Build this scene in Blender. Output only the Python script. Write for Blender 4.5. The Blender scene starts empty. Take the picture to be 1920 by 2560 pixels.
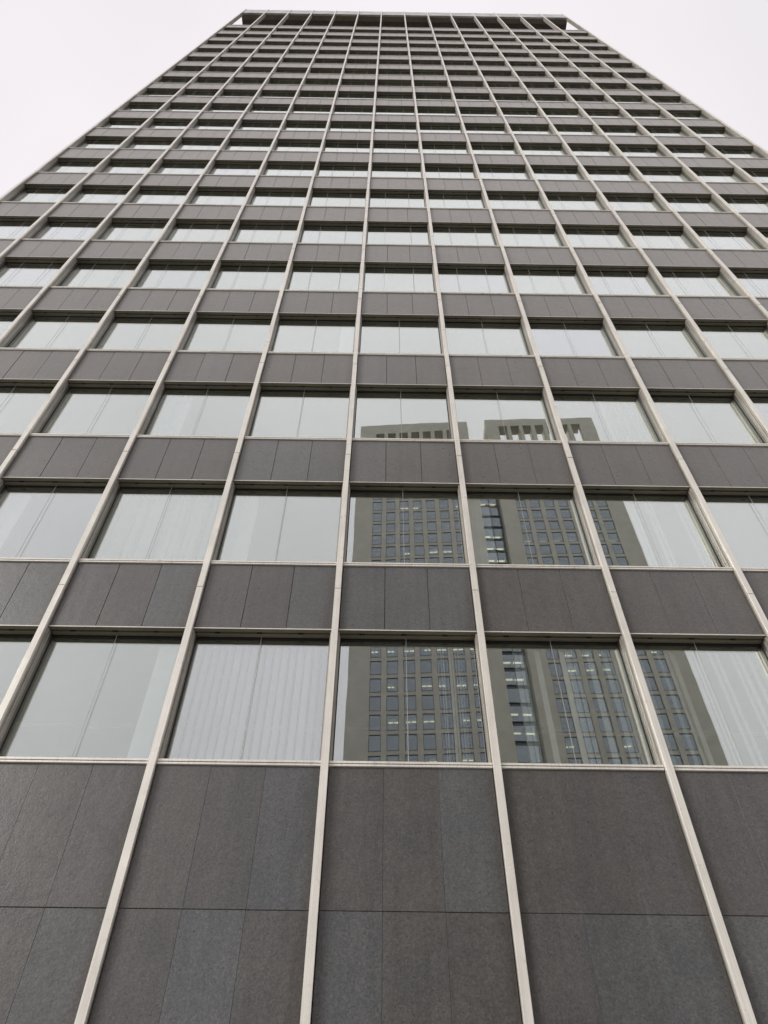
import bpy, bmesh, math, random
from mathutils import Matrix, Vector
random.seed(7)
S = bpy.context.scene
COL = S.collection
R = math.radians

# ---------------------------------------------------------------- camera
CAM = Vector((0.622, -7.8285, 1.6))
PITCH, ROLL, YAW = 0.89615, 0.010125, 0.004535
fw = Vector((math.sin(YAW) * math.cos(PITCH), math.cos(YAW) * math.cos(PITCH), math.sin(PITCH)))
rt0 = Vector((math.cos(YAW), -math.sin(YAW), 0))
up0 = rt0.cross(fw)
rt = rt0 * math.cos(ROLL) + up0 * math.sin(ROLL)
up = -rt0 * math.sin(ROLL) + up0 * math.cos(ROLL)
cd = bpy.data.cameras.new('camera')
cd.sensor_fit = 'VERTICAL'
cd.sensor_height = 24.0
cd.lens = 18.0
cd.clip_start = 0.05
cd.clip_end = 8000
cam = bpy.data.objects.new('camera', cd)
COL.objects.link(cam)
M = Matrix((rt, up, -fw)).transposed().to_4x4()
M.translation = CAM
cam.matrix_world = M
S.camera = cam

# ---------------------------------------------------------------- sky (bright even overcast)
SUN_EL, SUN_AZ = R(29), R(-129)            # azimuth from +Y, clockwise: behind the camera, to the left
world = bpy.data.worlds.new('World')
S.world = world
world.use_nodes = True
wn, wl = world.node_tree.nodes, world.node_tree.links
wn.clear()
wo = wn.new('ShaderNodeOutputWorld')
bg = wn.new('ShaderNodeBackground'); bg.inputs['Strength'].default_value = 0.1
sky = wn.new('ShaderNodeTexSky'); sky.sky_type = 'NISHITA'; sky.sun_disc = False
sky.sun_elevation = SUN_EL; sky.sun_rotation = SUN_AZ
tc = wn.new('ShaderNodeTexCoord')
nz = wn.new('ShaderNodeTexNoise'); nz.inputs['Scale'].default_value = 2.2; nz.inputs['Detail'].default_value = 3
nz.inputs['Roughness'].default_value = 0.45
mp = wn.new('ShaderNodeMapping'); mp.inputs['Scale'].default_value = (1, 1, 1.6)
cr = wn.new('ShaderNodeValToRGB')
cr.color_ramp.elements[0].position = 0.3; cr.color_ramp.elements[0].color = (8.5, 8.2, 8.45, 1)
cr.color_ramp.elements[1].position = 0.62; cr.color_ramp.elements[1].color = (9.6, 9.2, 9.55, 1)
mx = wn.new('ShaderNodeMix'); mx.data_type = 'RGBA'; mx.inputs['Factor'].default_value = 0.96
wl.new(tc.outputs['Generated'], mp.inputs['Vector'])
wl.new(mp.outputs['Vector'], nz.inputs['Vector'])
wl.new(nz.outputs['Fac'], cr.inputs['Fac'])
wl.new(sky.outputs['Color'], mx.inputs['A'])
wl.new(cr.outputs['Color'], mx.inputs['B'])
wl.new(mx.outputs['Result'], bg.inputs['Color'])
wl.new(bg.outputs['Background'], wo.inputs['Surface'])

# ---------------------------------------------------------------- veiled sun
sl = bpy.data.lights.new('sun', 'SUN'); sl.energy = 1.5; sl.angle = R(24); sl.color = (1.0, 0.96, 0.9)
sun = bpy.data.objects.new('sun', sl); COL.objects.link(sun)
sdir = Vector((math.sin(SUN_AZ) * math.cos(SUN_EL), math.cos(SUN_AZ) * math.cos(SUN_EL), math.sin(SUN_EL)))
sun.rotation_euler = sdir.to_track_quat('Z', 'Y').to_euler()

vs = S.view_settings
vs.view_transform = 'Standard'; vs.look = 'None'; vs.exposure = 0.0; vs.gamma = 1.0; vs.use_curve_mapping = False
S.render.engine = 'CYCLES'
S.cycles.max_bounces = 10
S.cycles.glossy_bounces = 6
S.cycles.transparent_max_bounces = 16

# ================================================================= materials
def mat(name):
    m = bpy.data.materials.new(name); m.use_nodes = True
    n = m.node_tree.nodes
    b = n['Principled BSDF']
    return m, n, m.node_tree.links, b

def node(n, kind, **kw):
    x = n.new(kind)
    for k, v in kw.items():
        if k in x.inputs: x.inputs[k].default_value = v
        else: setattr(x, k, v)
    return x

def math_n(n, l, op, a, b=None):
    x = n.new('ShaderNodeMath'); x.operation = op
    for i, v in enumerate((a, b)):
        if v is None: continue
        if isinstance(v, (int, float)): x.inputs[i].default_value = v
        else: l.new(v, x.inputs[i])
    return x.outputs[0]

def noise(n, l, vec, scale, detail=4, rough=0.55, stretch=None):
    t = n.new('ShaderNodeTexNoise')
    t.inputs['Scale'].default_value = scale; t.inputs['Detail'].default_value = detail
    t.inputs['Roughness'].default_value = rough
    if stretch:
        m_ = n.new('ShaderNodeMapping'); m_.inputs['Scale'].default_value = stretch
        l.new(vec, m_.inputs['Vector']); vec = m_.outputs['Vector']
    l.new(vec, t.inputs['Vector'])
    return t.outputs['Fac']

def ramp(n, l, fac, stops):
    c = n.new('ShaderNodeValToRGB')
    e = c.color_ramp.elements
    while len(e) < len(stops): e.new(0.5)
    for el, (p_, col) in zip(e, stops):
        el.position = p_
        el.color = (col, col, col, 1) if isinstance(col, (int, float)) else (*col, 1)
    l.new(fac, c.inputs['Fac'])
    return c.outputs['Color']

def mul(n, l, a, b, fac=1.0):
    x = n.new('ShaderNodeMix'); x.data_type = 'RGBA'; x.blend_type = 'MULTIPLY'
    x.inputs['Factor'].default_value = fac
    l.new(a, x.inputs['A']); l.new(b, x.inputs['B'])
    return x.outputs['Result']

def granite(name, island):
    m, n, l, b = mat(name)
    geo = n.new('ShaderNodeNewGeometry'); pos = geo.outputs['Position']
    if island:
        base = ramp(n, l, geo.outputs['Random Per Island'],
                    [(0.0, (.080, .075, .071)), (0.45, (.086, .081, .077)), (0.75, (.087, .084, .082)), (1.0, (.094, .092, .090))])
    else:
        oi = n.new('ShaderNodeObjectInfo'); base = oi.outputs['Color']
    # crystals, blotches, run-down streaks
    fine = ramp(n, l, noise(n, l, pos, 40, 4, 0.9), [(0.30, 0.50), (0.5, 1.0), (0.72, 1.7)])
    mid = ramp(n, l, noise(n, l, pos, 22, 4, 0.6), [(0.3, 0.86), (0.7, 1.14)])
    big = ramp(n, l, noise(n, l, pos, 1.6, 5, 0.6), [(0.3, (.84, .86, .88)), (0.7, (1.12, 1.09, 1.07))])
    streak = ramp(n, l, noise(n, l, pos, 1.0, 5, 0.6, (9, 9, .55)), [(0.30, 0.86), (0.6, 1.06)])
    c = mul(n, l, mul(n, l, mul(n, l, mul(n, l, base, fine), mid), big), streak)
    vo = node(n, 'ShaderNodeTexVoronoi', Scale=16.0); l.new(pos, vo.inputs['Vector'])
    pit = ramp(n, l, vo.outputs['Distance'], [(0.08, 0.45), (0.15, 1.0)])
    c = mul(n, l, c, pit)
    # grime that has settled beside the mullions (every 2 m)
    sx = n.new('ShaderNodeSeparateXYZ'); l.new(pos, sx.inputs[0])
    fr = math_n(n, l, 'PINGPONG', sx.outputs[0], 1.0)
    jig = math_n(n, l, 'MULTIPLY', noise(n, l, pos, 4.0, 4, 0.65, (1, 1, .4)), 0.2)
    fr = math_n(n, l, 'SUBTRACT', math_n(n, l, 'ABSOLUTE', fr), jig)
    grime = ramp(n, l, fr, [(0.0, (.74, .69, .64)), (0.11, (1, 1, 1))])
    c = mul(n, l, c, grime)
    l.new(c, b.inputs['Base Color'])
    b.inputs['Roughness'].default_value = 0.47
    rr = ramp(n, l, noise(n, l, pos, 9, 4), [(0.3, 0.27), (0.7, 0.40)]); l.new(rr, b.inputs['Roughness'])
    b.inputs['IOR'].default_value = 1.6
    b.inputs['Sheen Weight'].default_value = 0.75; b.inputs['Sheen Roughness'].default_value = 0.46   # sheen added to paint in the brightening of the steeply seen upper bands
    b.inputs['Sheen Tint'].default_value = (1, .95, .88, 1)
    bp = node(n, 'ShaderNodeBump', Strength=0.34, Distance=0.006)
    hsum = math_n(n, l, 'ADD', noise(n, l, pos, 45, 3, 0.6), math_n(n, l, 'MULTIPLY', noise(n, l, pos, 9, 3), 1.2))
    l.new(hsum, bp.inputs['Height']); l.new(bp.outputs['Normal'], b.inputs['Normal'])
    return m

def metal(name, col, rough, metallic, streaks=True, spread=0.14):
    m, n, l, b = mat(name)
    geo = n.new('ShaderNodeNewGeometry'); pos = geo.outputs['Position']
    rgb = n.new('ShaderNodeRGB'); rgb.outputs[0].default_value = (*col, 1)
    c = rgb.outputs[0]
    c = mul(n, l, c, ramp(n, l, noise(n, l, pos, 1.3, 5, 0.6), [(0.3, 1 - spread), (0.7, 1.0 + spread * .4)]))
    if streaks:
        c = mul(n, l, c, ramp(n, l, noise(n, l, pos, 1.0, 6, 0.65, (60, 60, .8)), [(0.3, (.84, .82, .80)), (0.6, (1.03, 1.03, 1.03))]))
        c = mul(n, l, c, ramp(n, l, noise(n, l, pos, 7.0, 5, 0.7), [(0.27, (.80, .76, .70)), (0.42, (1, 1, 1))]))
    l.new(c, b.inputs['Base Color'])
    b.inputs['Metallic'].default_value = metallic
    l.new(ramp(n, l, noise(n, l, pos, 3, 4), [(0.3, rough * .85), (0.7, rough * 1.2)]), b.inputs['Roughness'])
    return m

def plain(name, col, rough=0.6, var=0.12, scale=2.0, metallic=0.0):
    m, n, l, b = mat(name)
    geo = n.new('ShaderNodeNewGeometry')
    rgb = n.new('ShaderNodeRGB'); rgb.outputs[0].default_value = (*col, 1)
    c = mul(n, l, rgb.outputs[0], ramp(n, l, noise(n, l, geo.outputs['Position'], scale, 5, 0.6), [(0.3, 1 - var), (0.7, 1 + var)]))
    l.new(c, b.inputs['Base Color'])
    b.inputs['Roughness'].default_value = rough; b.inputs['Metallic'].default_value = metallic
    return m

def glass(name, r0, refl, trans, wave=0.00045, wscale=1.1, wexp=5.0, other=None):
    """coated pane: mirror reflection rising towards grazing angles, the rest passes through"""
    m = bpy.data.materials.new(name); m.use_nodes = True
    n, l = m.node_tree.nodes, m.node_tree.links
    n.clear()
    out = n.new('ShaderNodeOutputMaterial')
    geo = n.new('ShaderNodeNewGeometry')
    dt = n.new('ShaderNodeVectorMath'); dt.operation = 'DOT_PRODUCT'
    l.new(geo.outputs['Normal'], dt.inputs[0]); l.new(geo.outputs['Incoming'], dt.inputs[1])
    c = math_n(n, l, 'ABSOLUTE', dt.outputs['Value'])
    f = math_n(n, l, 'POWER', math_n(n, l, 'SUBTRACT', 1.0, c), wexp)
    fac = math_n(n, l, 'ADD', math_n(n, l, 'MULTIPLY', f, 1 - r0), r0)
    gl = n.new('ShaderNodeBsdfGlossy'); gl.inputs['Roughness'].default_value = 0.0
    gl.inputs['Color'].default_value = (*refl, 1)
    if other:                              # panes from different batches: most greenish, some neutral to lavender
        oi = n.new('ShaderNodeObjectInfo')
        mxc = n.new('ShaderNodeMix'); mxc.data_type = 'RGBA'
        mxc.inputs['A'].default_value = (*refl, 1); mxc.inputs['B'].default_value = (*other, 1)
        l.new(ramp(n, l, oi.outputs['Random'], [(0.55, 0.0), (1.0, 1.0)]), mxc.inputs['Factor'])
        l.new(mxc.outputs['Result'], gl.inputs['Color'])
    tr = n.new('ShaderNodeBsdfTransparent'); tr.inputs['Color'].default_value = (*trans, 1)
    if wave:
        bp = node(n, 'ShaderNodeBump', Strength=1.0, Distance=wave)
        l.new(noise(n, l, geo.outputs['Position'], wscale, 2, 0.4), bp.inputs['Height'])
        l.new(bp.outputs['Normal'], gl.inputs['Normal'])
    ms = n.new('ShaderNodeMixShader')
    l.new(fac, ms.inputs[0]); l.new(tr.outputs[0], ms.inputs[1]); l.new(gl.outputs[0], ms.inputs[2])
    l.new(ms.outputs[0], out.inputs['Surface'])
    return m

def emit(name, col, st):
    m, n, l, b = mat(name)
    b.inputs['Base Color'].default_value = (.8, .8, .75, 1)
    b.inputs['Emission Color'].default_value = (*col, 1); b.inputs['Emission Strength'].default_value = st
    return m

G_ONE = granite('granite', False)
G_MANY = granite('granite_upper', True)
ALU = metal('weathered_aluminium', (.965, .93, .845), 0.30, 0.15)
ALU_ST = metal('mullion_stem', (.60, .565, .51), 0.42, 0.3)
ALU_DK = metal('window_aluminium', (.50, .47, .42), 0.42, 0.4)
JAMB = metal('bronze_jamb', (.20, .19, .16), 0.42, 0.3)
SOFF = metal('bronze_soffit', (.27, .248, .178), 0.5, 0.0, False, 0.25)
GASK = plain('black_gasket', (.02, .02, .02), 0.6)
GROUT = plain('grout', (.045, .042, .04), 0.9)
WIRE = plain('steel_wire', (.42, .41, .38), 0.4)
PANE = glass('coated_glass', 0.305, (.955, 1.0, .97), (.96, .985, .96), wexp=1.65, other=(.955, .985, .99))
CONC = plain('fascia_concrete', (.62, .62, .60), 0.6, 0.3, 1.2)
DARKB = plain('brown_roof_soffit', (.16, .135, .115), 0.7, 0.2, 3)
CEIL = plain('ceiling_board', (.36, .36, .35), 0.8, 0.05)
CARP = plain('grey_carpet', (.12, .12, .125), 0.9)
WALLI = plain('office_wall', (.34, .33, .31), 0.8)
SLAT = plain('blind_fabric', (.86, .87, .93), 0.7, 0.05, 5)
PAVE = plain('paving', (.24, .235, .225), 0.85, 0.18, 0.8)
TWALL = plain('sand_brick', (.60, .57, .49), 0.85, 0.10, 0.6)
TFRAME = plain('dark_window_frame', (.11, .115, .12), 0.5)
TGLASS = glass('tower_glass', 0.24, (.88, .93, .965), (.62, .68, .74), 0.0)
LAMP = emit('ceiling_lamp', (1.0, .80, .42), 3.2)
TROUGH = plain('lamp_trough', (.75, .75, .72), 0.4)
ROOMD = plain('tower_room', (.26, .28, .30), 0.8)

# ================================================================= mesh helpers
def add_box(bm, x0, x1, y0, y1, z0, z1, bev=0.0, mi=0):
    """a box; bev chamfers the four edges of its front (-y) face"""
    if bev <= 0:
        v = [bm.verts.new(p) for p in ((x0, y0, z0), (x1, y0, z0), (x1, y1, z0), (x0, y1, z0),
                                       (x0, y0, z1), (x1, y0, z1), (x1, y1, z1), (x0, y1, z1))]
        fs = ((0, 1, 5, 4), (1, 2, 6, 5), (2, 3, 7, 6), (3, 0, 4, 7), (4, 5, 6, 7), (3, 2, 1, 0))
    else:
        b_ = bev
        v = [bm.verts.new(p) for p in ((x0 + b_, y0, z0 + b_), (x1 - b_, y0, z0 + b_), (x1 - b_, y0, z1 - b_), (x0 + b_, y0, z1 - b_),
                                       (x0, y0 + b_, z0), (x1, y0 + b_, z0), (x1, y0 + b_, z1), (x0, y0 + b_, z1),
                                       (x0, y1, z0), (x1, y1, z0), (x1, y1, z1), (x0, y1, z1))]
        fs = ((0, 1, 2, 3), (4, 5, 1, 0), (5, 6, 2, 1), (6, 7, 3, 2), (7, 4, 0, 3),
              (8, 9, 5, 4), (9, 10, 6, 5), (10, 11, 7, 6), (11, 8, 4, 7), (11, 10, 9, 8))
    for f in fs:
        bm.faces.new([v[i] for i in f]).material_index = mi

def mesh(name, boxes, mats):
    bm = bmesh.new()
    for b in boxes: add_box(bm, *b[:6], **(b[6] if len(b) > 6 else {}))
    me = bpy.data.meshes.new(name); bm.to_mesh(me); bm.free()
    for m_ in (mats if isinstance(mats, (list, tuple)) else [mats]): me.materials.append(m_)
    return me

def obj(name, me, parent=None, loc=(0, 0, 0)):
    o = bpy.data.objects.new(name, me); COL.objects.link(o)
    o.location = loc
    if parent: o.parent = parent
    return o

def thing(name, label, cat, loc=(0, 0, 0), group=None):
    o = bpy.data.objects.new(name, None); COL.objects.link(o)
    o.location = loc; o['label'] = label; o['category'] = cat
    if group: o['group'] = group
    return o

def cyl(name, r, z0, z1, m_, seg=6):
    bm = bmesh.new()
    a = [bm.verts.new((r * math.cos(2 * math.pi * i / seg), r * math.sin(2 * math.pi * i / seg), z0)) for i in range(seg)]
    b = [bm.verts.new((v.co.x, v.co.y, z1)) for v in a]
    for i in range(seg): bm.faces.new((a[i], a[(i + 1) % seg], b[(i + 1) % seg], b[i]))
    bm.faces.new(b); bm.faces.new(a[::-1])
    me = bpy.data.meshes.new(name); bm.to_mesh(me); bm.free(); me.materials.append(m_)
    return me

def pix(p):
    """where a point falls in the 1920 x 2560 picture (only used to rank which repeats are large enough to be parts)"""
    d = Vector(p) - CAM; z = d.dot(fw)
    if z < 0.1: return None
    return 960 + 1920 * d.dot(rt) / z, 1280 - 1920 * d.dot(up) / z

def shown(x0, x1, y, z0, z1):
    q = [pix((x, y, z)) for x in (x0, x1) for z in (z0, z1)]
    if None in q: return 0
    a0, a1 = max(0, min(p[0] for p in q)), min(1920, max(p[0] for p in q))
    b0, b1 = max(0, min(p[1] for p in q)), min(2560, max(p[1] for p in q))
    return max(0, a1 - a0) * max(0, b1 - b0)

# ================================================================= the ground
W, FL, Z0 = 2.0, 3.43495, 9.605            # bay width, storey height, height of the first mullion joint
I0, I1 = -6, 8                             # first and last mullion
TOP = 18                                   # topmost spandrel row
def zt(j): return Z0 + (j + 0.180) * FL    # top of spandrel j (under the sill of the window above)
def zb(j): return Z0 + (j - 0.217) * FL    # bottom of spandrel j (head of the window below)
ZROOF, ZFAS = Z0 + 21.176 * FL, Z0 + 20.50 * FL
YP, YG = 0.08, 0.245                       # front of the granite, face of the glass (mullion fronts at y = 0)

g = obj('ground', mesh('ground', [(-3000, 3000, -3000, 3000, -0.5, -0.13)], plain('asphalt', (.055, .055, .057), 0.9)))
g['kind'] = 'structure'
pv = obj('pavement', mesh('pavement', [(-60, 60, -14, 0.05, -0.125, 0.0)], PAVE)); pv['kind'] = 'structure'

# ================================================================= the office tower
T = thing('office_tower', 'tall office tower of dark granite bands, ribbon windows and pale aluminium mullions', 'building', (0, 0, 0))
XA, XB, YB = I0 * W, I1 * W, 13.0

# storeys: slab, ceiling and back wall behind the facade
slab_me = mesh('floor_slab', [(XA + .12, XB - .12, 0.15, YB, 0.03, 1.30), (XA + .12, XB - .12, 0.12, .148, .03, 1.30, dict(mi=1))], [CEIL, GASK])
for j in range(0, TOP + 1):
    obj('floor_slab', slab_me, T, (0, 0, zb(j)))
obj('plinth', mesh('plinth', [(XA + .12, XB - .12, 0.113, YB, 0, zt(-1) - .04)], [GROUT]), T)
obj('core_wall', mesh('core_wall', [(XA + .3, XB - .3, 6.5, 6.8, zt(-1), zb(TOP))], [WALLI]), T)
for sx in (-1, 1):
    xa = XA - .02 if sx < 0 else XB - .08
    obj('side_wall', mesh('side_wall', [(xa, xa + .10, 0.31, YB, 0, zt(TOP) - .03)], [G_MANY]), T)
obj('rear_wall', mesh('rear_wall', [(XA + .12, XB - .12, YB + .003, YB + .3, 0, zt(TOP) - .03)], [G_MANY]), T)

# ---- mullions: front cap, groove, stem; one piece per storey with an open joint
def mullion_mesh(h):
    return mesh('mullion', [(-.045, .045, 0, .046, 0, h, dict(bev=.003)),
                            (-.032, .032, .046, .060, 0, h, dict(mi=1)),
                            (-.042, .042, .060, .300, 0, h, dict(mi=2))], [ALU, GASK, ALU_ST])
mm = mullion_mesh(FL - .016)
mm_b = mullion_mesh(6.2); mm_g = mullion_mesh(Z0 - 6.2 - .012); mm_t = mullion_mesh((21.22 - TOP) * FL - .004)
for i in range(I0, I1 + 1):
    for j in range(0, TOP):
        o = obj('mullion', mm, T, (i * W + random.uniform(-.0015, .0015), random.uniform(-.002, .002), Z0 + j * FL + .004))
    obj('mullion', mm_b, T, (i * W, 0, Z0 - 6.204))
    obj('mullion', mm_t, T, (i * W, 0, Z0 + TOP * FL + .004))
st = obj('mullion_base', mesh('mullion_base', [(i * W - .045, i * W + .045, 0, .3, 0, Z0 - 6.21) for i in range(I0, I1 + 1)], ALU), T)
st['kind'] = 'stuff'

# ---- granite panels
PW = (W - .09 - .012) / 3
def panel_mesh(h, e): return mesh('granite_panel', [(e, PW - e, 0, .036, 0, h, dict(bev=.002))], G_ONE)
LOWJ = Z0 - 4.506
courses = [(LOWJ + .004, zt(-1) - .066, -1), (Z0 - 6.2, LOWJ - .004, -2), (Z0 - 7.9, Z0 - 6.208, -3), (0.01, Z0 - 7.908, -4)]
courses += [(zb(j) + .014, zt(j) - .066, j) for j in range(0, TOP + 1)]
BROWN = [(.083, .079, .075), (.080, .076, .073), (.086, .082, .078), (.084, .081, .079), (.085, .080, .076)]
BLUE = [(.091, .094, .095), (.098, .102, .103), (.088, .089, .089)]
special = {}          # panels whose tone stands out in the photograph (bay, row, third)
for key in [(-1, -1, 2), (0, -1, 2), (-2, -2, 2), (0, -2, 0), (-1, -2, 1), (1, -2, 1), (1, -2, 2), (2, -2, 0), (0, 0, 0), (0, 0, 1), (0, 0, 2),
            (-1, 0, 2), (-3, 0, 2), (-2, 0, 2), (-3, 0, 1), (-1, 1, 0), (-1, 1, 1), (-1, 1, 2), (0, 2, 0), (-2, 2, 1), (0, 1, 0)]:
    special[key] = BLUE[len(special) % 3]
cand = []
for z0, z1, j in courses:
    for i in range(I0, I1):
        for k in range(3):
            x0 = i * W + .051 + k * PW
            cand.append((shown(x0, x0 + PW, YP, z0, z1), x0, z0, z1, i, j, k))
cand.sort(key=lambda c: -c[0])
pm = {}
rest = []
for n_, (a, x0, z0, z1, i, j, k) in enumerate(cand):
    if n_ < 300 and a > 0:
        hgt = round(z1 - z0, 3)
        if hgt not in pm: pm[hgt] = panel_mesh(hgt, .0045 if j >= 0 else .0013)
        o = obj('granite_panel', pm[hgt], T, (x0, YP + random.uniform(-.0025, .0025), z0))
        c = special.get((i, j, k))
        if c is None:
            c = random.choice(BROWN)
        else:
            o['label'] = 'cool grey granite panel'
        o.color = (*c, 1)
    else:
        y = YP + random.uniform(-.0025, .0025)
        rest.append((x0 + .005, x0 + PW - .005, y, y + .035, z0, z1, dict(bev=.003)))
st = obj('granite_panels', mesh('granite_panels', rest, G_MANY), T); st['kind'] = 'stuff'

# ---- windows: frame, pane, sill, soffit, guide cable
HW = zb(0) - zt(-1)                        # clear height from sill to head
half = W / 2
frame_me = mesh('window', [                # origin: bay centre at sill height
    (-half + .045, -half + .072, .140, .158, -.02, HW - .035), (half - .072, half - .045, .140, .158, -.02, HW - .035),
    (-half + .045, -half + .070, .1585, .275, -.02, HW - .035, dict(mi=2)), (half - .070, half - .045, .1585, .275, -.02, HW - .035, dict(mi=2)),
    (-half + .046, -half + .062, .094, .1395, -.02, HW - .02), (half - .062, half - .046, .094, .1395, -.02, HW - .02),
    (-half + .0725, half - .0725, .232, .275, -.02, .035),
    (-half + .0725, -half + .082, .228, .270, .0355, HW - .0645, dict(mi=1)), (half - .082, half - .0725, .228, .270, .0355, HW - .0645, dict(mi=1)),
    (-half + .0725, half - .0725, .234, .272, HW - .064, HW - .0145, dict(mi=1)),  # head gasket, made deeper to paint in the dark reflection of the underside
], [ALU_DK, GASK, JAMB])
pane_me = mesh('pane', [(-half + .082, half - .082, -.005, .005, .0355, HW - .034)], PANE)
sill_me = mesh('sill', [(-half + .047, half - .047, .050, .231, -.030, .0, dict(bev=.002)),
                        (-half + .047, half - .047, .062, .129, -.036, -.0305, dict(mi=1)),
                        (-half + .047, half - .047, .056, .128, -.064, -.0365, dict(bev=.002))], [ALU, GASK])
clips = [(x - .035, x + .035, .143, .168, -.012, .0125, dict(mi=2)) for x in (-.63, -.05, .52)]
soff_me = mesh('soffit', [(-half + .047, half - .047, .072, .0795, -.001, .0125, dict(mi=1)),
                          (-half + .047, half - .047, .080, .146, .0, .029),
                          (-half + .047, half - .047, .146, .165, .012, .028, dict(mi=2)),
                          (-half + .073, half - .073, .165, .231, -.016, .026)] + clips, [SOFF, ALU, GASK])
cable_me = cyl('guide_cable', .0035, -.002, HW - .016, WIRE)
for j in range(-1, TOP):
    for i in range(I0, I1):
        xc = i * W + half
        w = obj('window', frame_me, T, (xc, 0, zt(j)))
        p = obj('pane', pane_me, w, (0, YG, 0))
        p.rotation_euler = (random.gauss(0, .0010), 0, random.gauss(0, .0012))
        obj('sill', sill_me, w)
        obj('soffit', soff_me, w, (0, 0, HW))
        for cx in ([-.02] if j < 3 else [-.4, .4]):
            obj('guide_cable', cable_me, w, (cx, .196, 0))
for i in range(I0, I1):                    # coping of the topmost band, and the lip under it is the soffit of the last window
    obj('coping', sill_me, T, (i * W + half, 0, zt(TOP)))

trough_me = mesh('ceiling_lamp', [(-.88, .86, 2.3, 2.33, -.03, .028), (-.88, .86, 2.36, 2.365, -.03, .028)], TROUGH)
for i in range(-3, 4): obj('ceiling_lamp', trough_me, T, (i * W + half, 0, zb(0)))

# ---- open roof storey: terrace, set-back soffit, fascia
obj('roof_slab', mesh('roof_slab', [(XA - .10, XB + .10, .24, YB, ZFAS + .25, ZROOF - .35)], DARKB), T)
obj('soffit_beam', mesh('soffit_beam', [(XA + .05, XB - .05, .20, .55, ZFAS + .02, ZFAS + .247)], SOFF), T)
for i in range(I0, I1):
    obj('fascia_panel', mesh('fascia_panel', [(i * W + .049, (i + 1) * W - .049, .05, .19, ZFAS, ZROOF - .05, dict(bev=.006))], CONC), T)
for k in range(2):
    xa = XA - .045 if k == 0 else XB - .055
    obj('side_fascia', mesh('side_fascia', [(xa, xa + .10, .301, YB, ZFAS + .26, ZROOF - .05)], CONC), T)
obj('penthouse_wall', mesh('penthouse_wall', [(XA + 2.5, XB - 2.5, 3.2, YB - 2, zt(TOP) - .04, ZFAS + .245)], DARKB), T)

# ================================================================= vertical blinds inside the windows
slat_me = mesh('slat', [(-.045, .045, -.0015, .0015, .06, HW - .10)], SLAT)
def blind(bay, row, xs, rot, label, rail=None):
    """xs: slat positions in metres from the bay's left mullion, rot: turn of the slats"""
    b = thing('vertical_blind', label, 'blind', (bay * W, .345, zt(row)), 'vertical blinds behind the tower windows')
    for x in xs:
        o = obj('slat', slat_me, b, (x + random.uniform(-.006, .006), 0, 0))
        o.rotation_euler = (0, 0, R(rot + random.uniform(-13, 13)))
    r0_, r1_ = rail or (.12, 1.88)
    obj('headrail', mesh('headrail', [(r0_, r1_, -.02, .02, HW - .095, HW - .06)], ALU_DK), b)
def span(a, b, n): return [a + (b - a) * k / (n - 1) for k in range(n)]
blind(-1, -1, span(.14, 1.86, 17), 48, 'white vertical blind fully drawn across a lowest-row window')
blind(-2, 0, span(.16, 1.86, 18), 44, 'bluish vertical blind fully drawn in a second-row window at the left')
blind(0, -1, span(1.42, 1.74, 9), 78, 'dense stack of blue-grey slats in front of the reflected left tower, lowest row')
blind(1, -1, [.50, .585, .80, 1.14, 1.225, 1.31, 1.52, 1.74, 1.83], 24, 'loosely spread slats in the lowest window that mirrors the gap between the towers')
blind(2, -1, [.22, .50, .59, .68, .92, 1.01, 1.22, 1.31, 1.52, 1.60, 1.74, 1.84], 27, 'half-drawn vertical blind in the lowest-row window at the right edge')
blind(-2, -1, span(1.62, 1.84, 6), 20, 'narrow white slat stack at the right side of the lowest-row window at the left edge')
blind(-3, 0, span(.16, .50, 6), 15, 'white slats gathered in the second-row window at the left edge')
blind(2, 0, [.9, .98, 1.2, 1.28, 1.74, 1.84], 28, 'few slats beside the reflected right tower, second row')
blind(1, 0, span(.15, .42, 4), 10, 'bluish slats at the left side of the second-row window mirroring the glass link')
blind(-1, 0, span(.14, .46, 5), 25, 'faint slats at the left of the clear second-row window beside the drawn blue blind')
blind(-2, 1, span(.20, .62, 5), 25, 'pale slats behind the third-row window at the left edge')
blind(2, 1, [1.15, 1.24, 1.4, 1.52, 1.68, 1.8], 45, 'slats at the right side of the third-row window that mirrors the right tower top')
blind(-1, 2, span(1.62, 1.84, 5), 15, 'narrow pale stack in the fourth-row window above the left tower reflection')

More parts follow.
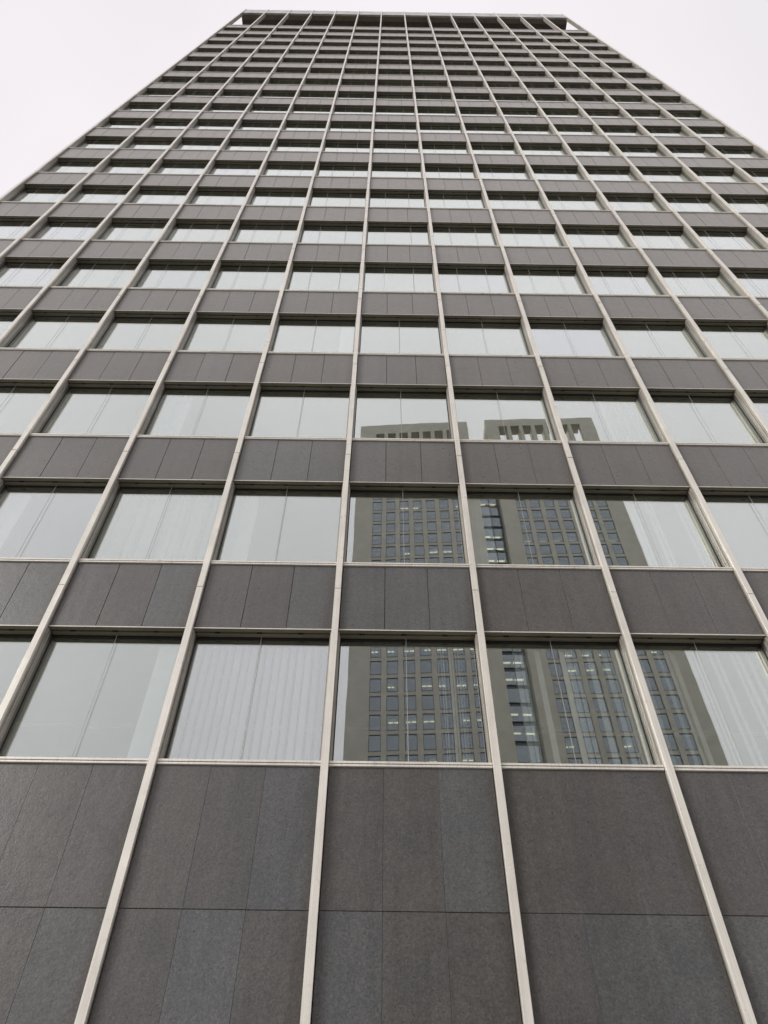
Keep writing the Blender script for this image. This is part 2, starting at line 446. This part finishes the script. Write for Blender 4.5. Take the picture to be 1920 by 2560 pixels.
# ================================================================= the two towers across the street (seen mirrored in the glass)
def sand_tower(name, label, x0, x1, yf, ztop, col0, pitch, ww, zref, fl, crown_top, turn=0.0, cats='building'):
    """facade faces +y at y = yf; seven columns of windows, an open crown"""
    t = thing(name, label, cats, (x0, yf, 0), 'sand-coloured twin towers across the street')
    t.rotation_euler = (0, 0, R(turn))
    w_, dep = x1 - x0, 22.0
    gap = .66
    nrow_top = int((132.0 - zref) / fl)
    k0 = -int((zref - 6) / fl)
    zlo = zref + k0 * fl                    # underside of the lowest window row
    ztp = zref + nrow_top * fl + fl         # top of the ordinary storeys
    c0 = col0 - x0
    boxes = []
    # solid corners, piers between columns, beams between storeys; crown wall with tall openings
    boxes.append((0, c0, -1.2, 0, 0, ztop))
    boxes.append((c0 + 6 * pitch + ww, w_, -1.2, 0, 0, ztop))
    for k in range(6):
        boxes.append((c0 + k * pitch + ww, c0 + (k + 1) * pitch, -.8, -.02, 0, ztp - .001))
    for k in range(k0, nrow_top + 1):
        z = zref + k * fl
        boxes.append((c0 + .003, c0 + 6 * pitch + ww - .003, -.75, -.20, z - gap, z))
    obj('wall', mesh('wall', boxes, TWALL), t)
    cb = []
    for k in range(6):
        cb.append((c0 + k * pitch + ww, c0 + (k + 1) * pitch, -2.4, -.03, ztp + 1.5, crown_top - .003))
    cb.append((c0 + .003, c0 + 6 * pitch + ww - .003, -2.4, -.03, crown_top, ztop - .002))
    cb.append((c0 + .003, c0 + 6 * pitch + ww - .003, -2.4, -.03, ztp, ztp + 1.497))
    obj('crown', mesh('crown', cb, TWALL), t)
    obj('side_wall', mesh('side_wall', [(.002, .6, -dep, -1.203, 0, ztop - .01), (w_ - .6, w_ - .002, -dep, -1.203, 0, ztop - .01),
                                        (.6, w_ - .6, -dep, -dep + .6, 0, ztp)], TWALL), t)
    obj('roof', mesh('roof', [(.61, w_ - .61, -dep + .61, -2.45, ztp - .4, ztp)], ROOMD), t)
    sb = [(.61, w_ - .61, -8, -1.25, zref + k * fl - .5, zref + k * fl - .05) for k in range(k0, nrow_top + 1)]
    sb.append((.61, w_ - .61, -8.4, -8.01, 0, ztp - .41))
    s_ = obj('floor_slabs', mesh('floor_slabs', sb, ROOMD), t); s_['kind'] = 'stuff'
    fh = fl - gap
    fm = mesh('window', [(0, .07, -.30, -.17, 0, fh), (ww - .07, ww, -.30, -.17, 0, fh), (.07, ww - .07, -.30, -.17, 0, .09), (.07, ww - .07, -.30, -.17, fh - .09, fh)], TFRAME)
    gm = mesh('pane', [(.07, ww - .07, -.26, -.25, .09, fh - .09)], TGLASS)
    lm = {a: mesh('ceiling_lamp', [(ww * a0, ww * (a0 + a1) / 2 - .08, -.12, .12, fh - .16, fh - .10), (ww * (a0 + a1) / 2 + .08, ww * a1, -.12, .12, fh - .16, fh - .10)], LAMP) for a, (a0, a1) in enumerate([(.08, .94), (.02, .6), (.42, .98)])}
    low = []
    rg = random.Random(len(label))
    for k in range(k0, nrow_top + 1):
        z = zref + k * fl
        ydep = -rg.uniform(1.7, 2.6)
        rowlit = rg.random() < (.62 if z < 95 else .75)
        for c in range(7):
            x = c0 + c * pitch
            if z < 52:
                low.append((x + .01, x + ww - .01, -.50, -.47, z, z + fh)); continue
            wdw = obj('window', fm, t, (x, 0, z))
            obj('pane', gm, wdw)
            if rowlit and rg.random() < .66:
                obj('ceiling_lamp', lm[rg.choice((0, 0, 1, 2))], wdw, (0, ydep, 0))
    s_ = obj('lower_windows', mesh('lower_windows', low, TGLASS), t); s_['kind'] = 'stuff'
    return t
sand_tower('office_tower', 'sand-coloured high-rise mirrored on the left, blank corner strip beside its seven window columns', -4.38, 19.15, -82.7, 146.0, -1.0, 2.53, 1.72, 79.3, 3.31, 142.7, 3.9)
sand_tower('office_tower', 'sand-coloured high-rise mirrored on the right, with sky showing through its open crown', 22.9, 46.3, -80.6, 146.0, 25.7, 2.60, 1.84, 78.2, 3.27, 143.4, 2.4)

lk = thing('glass_link', 'recessed dark glass curtain wall joining the two sand-coloured high-rises', 'building', (19.2, -82.4, 0))
LW = 22.9 - 19.2
obj('core', mesh('core', [(.02, LW - .02, -8, -7.7, 0, 128)], ROOMD), lk)
sb = [(.02, LW - .02, -7.69, -.25, 77.4 + k * 3.27, 77.85 + k * 3.27) for k in range(-23, 16)]
s_ = obj('floor_slabs', mesh('floor_slabs', sb, ROOMD), lk); s_['kind'] = 'stuff'
pm_ = mesh('pane', [(.03, LW / 2 - .03, -.03, 0, .25, 2.95)], TGLASS)
tm_ = mesh('transom', [(.02, LW - .02, -.08, .05, -.03, .03), (.02, LW - .02, -.08, .05, .56, .62)], TFRAME)
lm_ = mesh('ceiling_lamp', [(.15, 1.5, -2.3, -1.9, -.24, -.18)], LAMP)
for k in range(-7, 15):
    z = 77.6 + k * 3.27
    obj('transom', tm_, lk, (0, 0, z - .3))
    for c in range(2): obj('pane', pm_, lk, (c * LW / 2, 0, z))
    if k in (-6, -5, -3, -2, 0, 1, 4, 5, 8, 9, 10, 13):
        for c in range(2): obj('ceiling_lamp', lm_, lk, (c * LW / 2 + random.uniform(0, .25), 0, z))
obj('lower_glazing', mesh('lower_glazing', [(.03, LW - .03, -.03, 0, 0, 77.6 - 7 * 3.27)], TGLASS), lk)
obj('centre_post', mesh('centre_post', [(LW / 2 - .05, LW / 2 + .05, -.08, .06, 0, 126)], TFRAME), lk)
